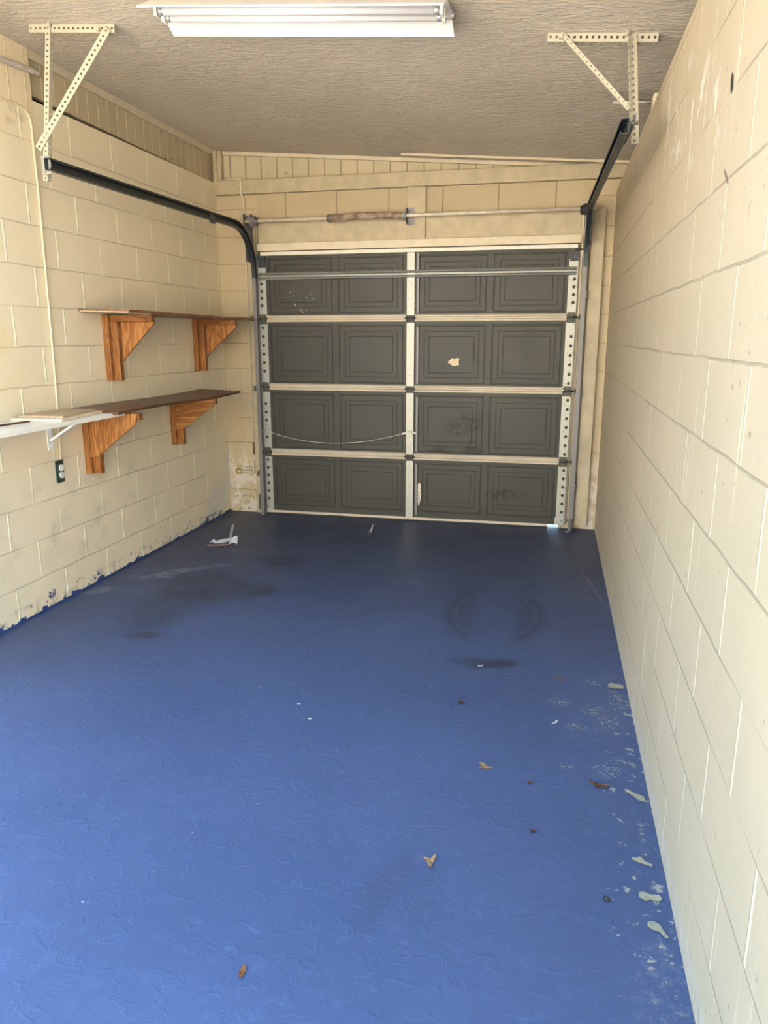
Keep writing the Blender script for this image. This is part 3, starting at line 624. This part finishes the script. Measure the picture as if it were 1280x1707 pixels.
MB().tube([(2.812, -.095, 2.30), (2.808, -.095, 1.2), (2.800, -.09, .06)], .003, 6).build('lift_cable', M['track_light'], tr)
MB().tube([(2.835, -.115, .10), (2.835, -.125, .03), (2.825, -.14, .008), (2.80, -.15, .006)], .009, 8).build('track_foot', M['track_light'], tr)
MB().tube([(.352, -.095, 2.28), (.356, -.095, 1.2), (.362, -.09, .06)], .0025, 6).build('lift_cable', M['track_light'], tl)

# ---------------------------------------------------------------- torsion assembly over the door
ZS, YS = 2.322, -.105
ts = empty('torsion_assembly', (1.6, YS, ZS), 'torsion shaft with rusty coil spring and drums above the garage door', 'door spring shaft')
MB().tube([(.20, YS, ZS), (2.90, YS, ZS+.006)], .0125, 14).build('shaft', M['shaft'], ts)
n_ = 78; pts = []
for i in range(n_*10+1):
    a = i/10*2*math.pi; t = i/(n_*10); xx = .965+.552*t
    pts.append((xx, YS+.0235*math.cos(a), ZS+.010*math.sin(math.pi*t)+.0235*math.sin(a)))
MB().tube(pts, .0037, 6).build('coil_spring', M['spring'], ts)
MB().tube([(.935, YS, ZS), (.975, YS, ZS)], .026, 16).tube([(.950, YS, ZS), (.958, YS, ZS)], .031, 16).build('winding_cone', M['drum'], ts)
m = MB().tube([(1.510, YS, ZS), (1.530, YS, ZS)], .027, 16).tube([(1.530, YS, ZS), (1.538, YS, ZS)], .034, 16)
m.build('stationary_cone', M['galv_white'], ts)
m = MB().box(1.538, 1.542, YS-.02, -.045, ZS-.055, ZS+.055).box(1.538, 1.590, -.049, -.045, ZS-.060, ZS+.065).tube([(1.56, -.062, ZS+.050), (1.56, -.045, ZS+.050)], .008, 8).tube([(1.56, -.062, ZS-.045), (1.56, -.045, ZS-.045)], .008, 8)
m.build('centre_bracket', M['drum'], ts)
def drum(x, s_, mat):
    P = [(0, .030), (.004, .052), (.008, .052), (.012, .040), (.040, .036), (.046, .022), (.062, .020)]
    m = MB()
    m.tube([(x+s_*a, YS, ZS) for a, b in P], [b for a, b in P], 22); d = m.build('cable_drum', mat, ts)
    MB().tube([(x+s_*.052, YS-.018, ZS+.010), (x+s_*.052, YS-.036, ZS+.018)], .006, 8).build('set_screw', M['hinge'], d)
    MB().tube([(x+s_*.052, YS-.005, ZS-.018), (x+s_*.052, YS-.010, ZS-.036)], .006, 8).build('set_screw', M['hinge'], d)
drum(.322, 1, M['drum']); drum(2.838, -1, M['drum_dark'])
MB().box(.270, .274, YS-.03, -.03, ZS-.07, ZS+.05).box(.262, .300, YS+.02, YS+.024, ZS-.06, ZS+.04).build('bearing_plate', M['track_light'], ts)
MB().box(2.857, 2.861, YS-.03, -.05, ZS-.07, ZS+.05).build('bearing_plate', M['drum_dark'], ts)

# ---------------------------------------------------------------- slotted-angle hangers
def angle(a, b, side, out, w=.033, pitch=.0235, hr=.0056, name='slotted_angle', par=None, mat=None, far=None):
    """L-section of slotted angle from a to b; 'side' and 'out' are the two flange directions"""
    a, b = Vector(a), Vector(b); L = (b-a).length; d = (b-a).normalized(); n = max(2, round(L/pitch))
    m = MB(); side = (Vector(side)-d*Vector(side).dot(d)).normalized(); out = (Vector(out)-d*Vector(out).dot(d)).normalized()
    m.perf(a, d, side, L, w, L/n, hr, seg=8); m.perf(a, d, out, L, w, L/n, hr, seg=8)
    return m.build(name, mat or M['perf'], par)
sl = Vector((1, 0, -.079)).normalized()
hl = empty('track_hanger', (.30, -2.45, 2.24), 'slotted angle hanger on the left of the ceiling, holding the left track', 'track hanger')
angle((.242, -2.458, ceil_z(.242)-.034), (.672, -2.458, ceil_z(.672)-.034), (0, 0, 1), (0, 1, 0), name='ceiling_bar', par=hl)
angle((.362, -2.464, 2.850), (.268, -2.464, 2.178), (-1, 0, .1), (0, 1, 0), name='drop_leg', par=hl, w=.024)
angle((.634, -2.470, 2.800), (.226, -2.470, 2.330), (1, 0, -.3), (0, 1, 0), name='diagonal_brace', par=hl, w=.034)
MB().tube([(.276, -2.485, 2.262), (.276, -2.455, 2.262)], .009, 6).tube([(.268, -2.485, 2.222), (.268, -2.455, 2.222)], .010, 6).box(.252, .300, -2.475, -2.470, 2.205, 2.285).build('track_clip', M['galv_white'], hl)
for x_, z_ in ((.358, 2.826), (.600, 2.790)): MB().tube([(x_, -2.480, z_), (x_, -2.455, z_)], .008, 6).build('bolt', M['perf'], hl)
hr_ = empty('track_hanger', (2.9, -2.35, 2.2), 'slotted angle hanger on the right of the ceiling beside the block wall', 'track hanger')
angle((2.556, -2.358, ceil_z(2.556)-.030), (2.986, -2.358, ceil_z(2.986)-.030), (0, 0, 1), (0, 1, 0), name='ceiling_bar', par=hr_)
angle((2.868, -2.366, 2.640), (2.908, -2.366, 2.224), (0, -1, 0), (1, 0, 0), name='drop_leg', par=hr_, w=.034)
angle((2.604, -2.372, 2.648), (2.888, -2.372, 2.352), (.6, 0, .6), (0, 1, 0), name='diagonal_brace', par=hr_, w=.016, hr=.003)
for x_, z_ in ((2.61, 2.640), (2.87, 2.632)): MB().tube([(x_, -2.38, z_), (x_, -2.352, z_)], .009, 6).build('bolt', M['perf'], hr_)
MB().bar((2.884, -2.40, 2.235), (2.895, -2.72, 2.235), .004, .034).tube([(2.868, -2.70, 2.222), (2.905, -2.70, 2.222)], .008, 6).build('track_clip', M['track_light'], hr_)

# ---------------------------------------------------------------- fluorescent fixture
fx = empty('fluorescent_fixture', (1.59, -2.66, 2.70), 'white two-tube fluorescent ceiling fixture with open reflector wings, switched off', 'ceiling light')
FX0, FX1 = .983, 2.196
def fz(x, dz): return ceil_z(x)-.066+dz          # lower edge of the wings follows the ceiling
def fprism(x0, x1, prof, m=None):
    """profile in (y, dz) swept along the sloping fixture"""
    m = m or MB(); n = len(prof)
    V = [(x0, y, fz(x0, d)) for y, d in prof]+[(x1, y, fz(x1, d)) for y, d in prof]
    return m.add(V, [tuple(range(n)), tuple(reversed(range(n, 2*n)))]+[(i, n+i, n+(i+1) % n, (i+1) % n) for i in range(n)])
yf, yn, ym = -2.512, -2.808, -2.66
fprism(FX0, FX1, [(ym-.05, .062), (ym-.05, .052), (ym+.05, .052), (ym+.05, .062)]).build('channel', M['lampw'], fx)
fprism(FX0, FX1, [(yf, .0), (yf+.002, .006), (ym+.050, .062), (ym+.048, .056), (yf-.001, .003)]).build('reflector_wing', M['lampw'], fx)
fprism(FX0, FX1, [(yn, .0), (yn-.002, .006), (ym-.050, .062), (ym-.048, .056), (yn+.001, .003)]).build('reflector_wing', M['lampw'], fx)
for yy in (ym-.032, ym+.032):
    a, b = FX0+.035, FX1-.035
    tb = MB().tube([(a, yy, fz(a, .029)), (b, yy, fz(b, .029))], .0165, 20).build('fluorescent_tube', M['tube'], fx)
    for p, q in ((a-.003, a+.018), (b-.018, b+.003)): MB().tube([(p, yy, fz(p, .029)), (q, yy, fz(q, .029))], .0172, 20).build('end_cap', M['tubecap'], tb)
    for p, q in ((FX0+.018, FX0+.030), (FX1-.030, FX1-.018)): fprism(p, q, [(yy-.017, .008), (yy+.017, .008), (yy+.016, .060), (yy-.016, .060)]).build('lamp_holder', M['holder'], fx)
MB().tube([(FX1+.01, ym-.02, fz(FX1, .015)), (FX1+.025, ym-.02, fz(FX1, .01))], .013, 10).bar((FX1-.01, ym-.02, fz(FX1, .02)), (FX1+.012, ym-.02, fz(FX1, .015)), .006, .03).build('end_knob', M['drum'], fx)

# ---------------------------------------------------------------- shelves on the left wall
def wall_bracket(root, y, ztop, zbot, reach, tri_z, up_w=.066, ply=None, near=True, side=-1, gx0=.066):
    """upright, top arm and triangular plywood gusset, standing out from the wall"""
    b = MB().box(.001, .040, y-.045, y+.045, zbot, ztop).build('upright', M['pine_v'], root, bevel=.003)
    MB().box(.040, .085, y-.020, y+.020, zbot+.0, ztop-.04).build('post', M['pine_v'], b, bevel=.003)
    MB().box(.0405, reach, y-.020, y+.020, ztop-.040, ztop).build('arm', M['pine_h'], b, bevel=.003)
    yg0, yg1 = (y-.034, y-.021) if side < 0 else (y+.021, y+.034)
    MB().prism([(gx0, yg0, ztop-.040 if gx0 > .05 else ztop-.003), (reach-.005, yg0, ztop-.040 if gx0 > .05 else ztop-.003), (reach-.02, yg0, ztop-.060), (.088, yg0, tri_z), (gx0, yg0, tri_z-.01)], (0, yg1-yg0, 0)).build('gusset', M[ply or 'ply'], b)
    return b
# upper shelf
us = empty('wall_shelf', (.0, -1.0, 1.2), 'upper stained wooden wall shelf on two timber brackets', 'shelf')
m = MB(); zb = 1.590; ns = 24; V = []; F = []
for i in range(ns+1):
    t = i/ns; y = -1.93+(-.035+1.93)*t; wdt = .325
    if t < .06: wdt = .325
    sag = .012*math.sin(t*math.pi*1.2)-.003
    za = zb+.008-.010*math.sin(t*math.pi)
    V += [(.003, y, za), (wdt, y, za-.006+.004*math.sin(t*5)), (wdt, y, za+.011+.004*math.sin(t*5)), (.003, y, za+.017)]
for i in range(ns):
    for j in range(4): F.append((i*4+j, i*4+(j+1) % 4, (i+1)*4+(j+1) % 4, (i+1)*4+j))
F += [(3, 2, 1, 0), tuple(ns*4+j for j in range(4))]
m.add(V, F); m.build('shelf_board', M['shelf_mid'], us, bevel=.002)
MB().hexa([(.02, -1.945, 1.600), (.324, -1.945, 1.590), (.326, -1.72, 1.584), (.02, -1.86, 1.592)], [(.02, -1.945, 1.606), (.324, -1.945, 1.598), (.326, -1.72, 1.590), (.02, -1.86, 1.598)]).build('split_layer', M['plysheet'], us)
wall_bracket(us, -1.66, 1.586, 1.200, .312, 1.325, side=1, gx0=.086)
wall_bracket(us, -.50, 1.582, 1.208, .335, 1.325, side=1, gx0=.086)
# lower shelf
ls = empty('wall_shelf', (.0, -1.2, .7), 'lower dark stained wooden wall shelf with a warped board on two timber brackets', 'shelf')
m = MB(); V = []; F = []
for i in range(ns+1):
    t = i/ns; y = -2.14+(-.47+2.14)*t; za = 1.045+.004*math.sin(t*math.pi*2.0+.6)
    V += [(.003, y, za+.004), (.335, y, za-.004+.003*math.sin(t*6)), (.335, y, za+.012+.003*math.sin(t*6)), (.003, y, za+.020)]
for i in range(ns):
    for j in range(4): F.append((i*4+j, i*4+(j+1) % 4, (i+1)*4+(j+1) % 4, (i+1)*4+j))
F += [(3, 2, 1, 0), tuple(ns*4+j for j in range(4))]
m.add(V, F); m.build('shelf_board', M['shelf_dark'], ls, bevel=.002)
wall_bracket(ls, -1.95, 1.036, .676, .358, .785, side=-1, gx0=.040)
wall_bracket(ls, -.92, 1.036, .706, .345, .820, side=-1, gx0=.040, ply='ply_h')
# white shelf
ws = empty('wall_shelf', (.0, -2.7, .87), 'white wall shelf at the left edge, lit by daylight, with a white metal bracket', 'shelf')
MB().box(.003, .300, -3.45, -2.02, 1.028, 1.050).build('shelf_board', M['white_shelf'], ws, bevel=.002)
m = MB().box(.001, .006, -2.310, -2.265, .862, 1.027).box(.006, .20, -2.310, -2.265, 1.022, 1.0275).bar((.012, -2.288, .915), (.185, -2.288, 1.018), .026, .012, (0, 0, 1))
m.tube([(.005, -2.288, .885), (.009, -2.288, .885)], .006, 8); m.build('metal_bracket', M['white_metal'], ws)
p = empty('plywood_offcut', (.13, -2.3, 1.051), 'flat square plywood offcut lying on the white shelf', 'wood panel')
def slab(pts, z0, z1): return MB().prism([(x, y, z0) for x, y in pts], (0, 0, z1-z0))
slab([(.012, -2.58), (.285, -2.56), (.235, -2.13), (.012, -2.12)], 1.051, 1.064).build('lower_ply', M['ply_edge'], p)
slab([(.012, -2.53), (.265, -2.52), (.215, -2.16), (.012, -2.15)], 1.0645, 1.074).build('upper_ply', M['plysheet'], p)
tag(MB().prism([(.10, -3.05, 1.0505), (.118, -3.05, 1.0505), (.135, -2.60, 1.0505), (.117, -2.595, 1.0505)], (0, 0, .007)).build('stick', M['stick'], None), 'thin dark brown stick lying on the white shelf', 'stick')

# ---------------------------------------------------------------- electrical bits on the left wall
cd = empty('wall_conduit', (.01, -2.22, .8), 'cream painted conduit bending down the left wall to the open outlet box', 'conduit')
pts = [(.010, -3.6, 2.566), (.010, -2.26, 2.570)]+[(.010, -2.26+.07*math.sin(a), 2.500+.07*math.cos(a)) for a in [i*math.pi/16 for i in range(1, 9)]]+[(.010, -2.186, 2.23), (.010, -2.196, 1.65), (.010, -2.207, 1.11), (.010, -2.225, .80)]
MB().tube(pts, .0062, 10).build('conduit', M['pipe_wall'], cd)
tag(MB().tube([(.020, -3.6, 2.690), (.020, -2.383, 2.743), (.020, -2.114, 2.762), (.020, -2.10, 2.762)], .0135, 12).build('wall_pipe', M['pipe_grey'], None), 'straight grey painted pipe stub high on the left wall', 'pipe')
ob = empty('outlet_box', (.0, -2.235, .73), 'open electrical outlet box without a cover plate in the left wall', 'outlet')
m = MB().box(.001, .006, -2.268, -2.200, .672, .795); m.build('box_rim', M['outlet_box'], ob, bevel=.002)
m = MB().box(.0062, .012, -2.254, -2.214, .690, .778); r_ = m.build('receptacle', M['outlet_box'], ob, bevel=.004)
for z in (.714, .754):
    MB().tube([(.0122, -2.234, z), (.0185, -2.234, z)], .0185, 16).build('socket_face', M['outlet_white'], r_)
for z in (.680, .788): MB().box(.0062, .010, -2.258, -2.210, z-.006, z+.006).build('mounting_ear', M['hinge'], ob)

# ---------------------------------------------------------------- pipes at the back wall
pc = empty('corner_conduit', (.232, -.01, .5), 'cream painted conduit beside the left door jamb, with a rusty lower end', 'conduit')
MB().tube([(.010, -.010, 2.640), (.200, -.054, 2.640), (.232, -.054, 2.632), (.232, -.054, 2.60), (.232, -.054, 2.53), (.232, -.012, 2.50), (.232, -.010, .56)], .0075, 10).build('conduit', M['pipe'], pc)
MB().tube([(.232, -.0105, .60), (.234, -.0105, .50)], .0105, 8).build('rusty_end', M['leaf_brown'], pc)
hb = empty('pipe_stub', (.15, -.02, .35), 'stubby yellowed pipe with a rounded end low on the wall left of the door', 'pipe')
MB().tube([(.235, -.03, .35), (.120, -.035, .35)], .010, 10).tube([(.232, -.03, .35), (.232, -.03, .45)], .006, 8).build('pipe', M['pipe'], hb)
MB().tube([(.125, -.035, .35), (.115, -.035, .35), (.095, -.035, .352), (.075, -.035, .352), (.068, -.035, .352)], [.012, .020, .022, .016, .006], 12).build('pipe_cap', M['brass'], hb)
# small things at the top of the right wall
tag(MB().box(3.03, 3.12, -1.92, -1.84, 2.4555, 2.535).build('wood_block', M['trim_light'], None, bevel=.004), 'small cream painted block on top of the right wall', 'block')
tag(MB().tube([(2.875, -1.52, 2.612), (3.10, -1.50, 2.606)], .006, 8).build('rod', M['pipe_grey'], None), 'thin rod under the ceiling beside the right wall', 'rod')

# ---------------------------------------------------------------- things on the floor
def leaf(name, x, y, pts, mat, label, ang=0.0, curl=.006, cat='leaf', stem=None):
    """thin curled sheet with a rounded outline; pts = outline in metres"""
    b = bmesh.new(); ca, sa = math.cos(ang), math.sin(ang); n = len(pts)
    cxy = (sum(p[0] for p in pts)/n, sum(p[1] for p in pts)/n)
    def V(px, py, z): return b.verts.new((px*ca-py*sa, px*sa+py*ca, z))
    R = max(math.hypot(p[0]-cxy[0], p[1]-cxy[1]) for p in pts)
    c_ = V(*cxy, .0015); ring = []; mid = []
    for px, py in pts:
        q = math.hypot(px-cxy[0], py-cxy[1])/R
        mid.append(V(cxy[0]+(px-cxy[0])*.55, cxy[1]+(py-cxy[1])*.55, .0015+curl*.25*q)); ring.append(V(px, py, .0015+(curl*.5 if cat == 'chip' else curl)*q*q*(.6+.4*math.sin(3*math.atan2(py, px)))))
    for i in range(n):
        j = (i+1) % n; b.faces.new((c_, mid[i], mid[j])); b.faces.new((mid[i], ring[i], ring[j], mid[j]))
    r = bmesh.ops.solidify(b, geom=list(b.faces), thickness=.0009)
    me = bpy.data.meshes.new(name); b.to_mesh(me); b.free(); me.materials.append(mat)
    o = bpy.data.objects.new(name, me); COL.objects.link(o); o.location = (x, y, .0012); ROOT[o.name] = Vector((x, y, .0012))
    return tag(o, label, cat)
spear = [(0, -.026), (.005, -.014), (.007, 0), (.006, .012), (.001, .024), (-.005, .013), (-.007, 0), (-.005, -.014)]
tri = [(-.001, -.034), (.005, -.030), (.008, -.006), (.016, .016), (.013, .028), (.006, .024), (.000, .010), (-.016, .014), (-.022, .008), (-.010, -.004), (-.005, -.018)]
crin = [(-.040, .016), (-.020, .010), (-.004, .016), (.012, .008), (.034, .006), (.020, -.004), (.024, -.016), (.006, -.010), (-.008, -.020), (-.014, -.004), (-.030, .004)]
nug = [(-.008, -.005), (0, -.008), (.009, -.004), (.010, .004), (.002, .008), (-.007, .006)]
leaf('dry_leaf', 2.000, -4.460, spear, M['leaf'], 'orange spindle-shaped dry leaf nearest the camera on the bright blue floor', .12, .008)
leaf('dry_leaf', 2.373, -3.988, tri, M['leaf_tan'], 'tan three-pointed dry leaf near the faint tread print', 0.1, .009)
leaf('dry_leaf', 2.482, -3.473, tri, M['leaf_tan'], 'small tan forked dry leaf in the middle distance, right of centre', 1.2, .008)
leaf('dry_leaf', 2.864, -3.504, crin, M['leaf_brown'], 'crumpled reddish brown leaf lying near the right wall', -.1, .016)
leaf('leaf_fragment', 2.638, -3.537, nug, M['leaf_brown'], 'tiny brown leaf fragment between the forked leaf and the crumpled leaf', .4, .006, 'leaf')
leaf('leaf_fragment', 2.345, -3.026, [(p[0]*1.5, p[1]*1.3) for p in nug], M['leaf_brown'], 'round brown leaf fragment between the dark scuff and the forked leaf', 0, .007, 'leaf')
leaf('dry_leaf', 2.739, -2.709, [(p[0]*.8, p[1]*.9) for p in spear], M['leaf'], 'narrow rust-brown leaf beside the worn floor patches', .9, .006)
leaf('leaf_fragment', 2.655, -3.79, nug, M['leaf_brown'], 'tiny brown speck of leaf between the tan leaf and the black pebble', .2, .004, 'leaf')
leaf('paint_chip', 2.719, -3.107, [(-.013, -.016), (-.004, -.018), (.006, -.006), (.013, .008), (.010, .020), (.004, .020), (.002, .008), (-.006, -.004)], M['chip'], 'curved white paint chip right of centre, beside the worn floor patches', 0, .006, 'chip')
leaf('paint_chip', 2.391, -2.661, [(-.014, -.008), (0, -.012), (.013, 0), (.012, .009), (0, .006), (-.012, .006)], M['chip'], 'white paint chip just below the dark rubber scuff', .2, .006, 'chip')
leaf('paint_chip', 1.782, -3.287, [(-.008, -.004), (.006, -.006), (.009, .003), (-.004, .006)], M['chip'], 'small white paint chip near the middle of the floor', 0, .003, 'chip')
leaf('paint_chip', 1.70, -3.18, [(-.008, -.002), (.006, -.006), (.009, 0), (-.004, .004)], M['chip'], 'tiny pale chip left of the small white chip mid floor', .4, .003, 'chip')
leaf('paint_chip', 2.975, -2.735, [(-.035, -.020), (-.005, -.032), (.028, -.024), (.032, .004), (.005, .016), (-.020, .020), (-.030, .006)], M['chip_cream'], 'large greenish cream flake of paint against the foot of the right wall', 0, .010, 'chip')
leaf('paint_chip', 2.972, -3.545, [(-.030, .035), (-.016, .020), (.020, -.020), (.034, -.016), (.030, .010), (.004, .024), (-.016, .040)], M['chip_cream'], 'long cream flake at the foot of the right wall beside the crumpled leaf', 0, .008, 'chip')
leaf('paint_chip', 2.965, -3.86, [(-.030, .014), (-.012, .016), (-.002, .024), (.008, .004), (.026, -.008), (.022, -.018), (.004, -.010), (-.014, -.002), (-.026, .004)], M['chip_cream'], 'ragged cream flake at the wall foot between the long flake and the round one', .1, .006, 'chip')
leaf('paint_chip', 2.965, -4.00, [(-.026, -.006), (-.024, .012), (-.008, .018), (.004, .012), (.028, .012), (.034, .0), (.026, -.010), (.004, -.008), (-.010, -.016)], M['chip_cream'], 'rounded cream flake at the wall foot level with the black pebble', 0, .006, 'chip')
leaf('paint_chip', 2.972, -4.105, [(-.022, -.002), (-.020, .014), (-.004, .020), (.010, .010), (.016, -.008), (.026, -.030), (.018, -.036), (.006, -.014), (-.010, -.010)], M['chip_cream'], 'cream flake at the wall foot nearest the camera', 0, .006, 'chip')
m = MB(); m.tube([(2.845, -4.030, .006), (2.850, -4.032, .006), (2.858, -4.036, .006), (2.864, -4.038, .006)], [.002, .0055, .0055, .002], 8)
tag(m.build('pebble', M['black'], None), 'small black pebble on the floor at lower right', 'pebble')
m = MB(); m.tube([(1.350, -.50, .010), (1.338, -.40, .010), (1.318, -.27, .010)], [.011, .008, .008], 8)
pn = empty('metal_pin', (1.33, -.42, 0), 'small metal pin on the floor in front of the door, left of its centre', 'pin')
m.build('pin_shank', M['chip'], pn); MB().tube([(1.356, -.545, .013), (1.350, -.50, .013)], .013, 10).build('pin_head', M['galv_white'], pn)
MB().tube([(1.358, -.560, .013), (1.356, -.546, .013)], .0125, 10).build('pin_tip', M['black'], pn)
# crumpled wrapper
cr = empty('crumpled_wrapper', (.38, -1.03, 0), 'crumpled white and pinkish wrapper with a curled strip, on the floor near the left wall', 'litter')
def ribbon(pts, w, wdir, th=.0012):
    m = MB(); wv = Vector(wdir); V = []; F = []; n = len(pts)
    for i, p in enumerate(pts):
        p = Vector(p); ww = w[i] if isinstance(w, list) else w
        V += [p-wv*ww/2, p+wv*ww/2, p+wv*ww/2+Vector((0, 0, th)), p-wv*ww/2+Vector((0, 0, th))]
    for i in range(n-1):
        for j in range(4): F.append((i*4+j, i*4+(j+1) % 4, (i+1)*4+(j+1) % 4, (i+1)*4+j))
    F += [(3, 2, 1, 0), tuple((n-1)*4+j for j in range(4))]
    return m.add(V, F)
ribbon([(.315-.035, -1.06, .004), (.32, -1.075, .003), (.38, -1.05, .004), (.43, -1.04, .006), (.445, -1.03, .010)], [.02, .04, .05, .05, .05], (.2, 1, 0)).build('card_piece', M['cardboard'], cr)
ribbon([(.285, -1.03, .010), (.305, -1.02, .024), (.33, -1.03, .016), (.36, -1.01, .018), (.40, -.99, .024), (.43, -.98, .028)], [.015, .03, .025, .04, .04, .03], (.1, .8, .5)).build('paper_piece', M['paper'], cr)
ribbon([(.425, -1.00, .012), (.45, -.985, .034), (.475, -.985, .030), (.48, -.99, .006)], [.05, .06, .055, .05], (.1, .6, .7)).build('paper_fold', M['paper'], cr)
ribbon([(.425, -.98, .022), (.390, -.90, .018), (.350, -.80, .022), (.315, -.70, .035), (.300, -.64, .055)], [.022, .022, .022, .020, .008], (.9, .4, .2)).build('curled_strip', M['paper'], cr)
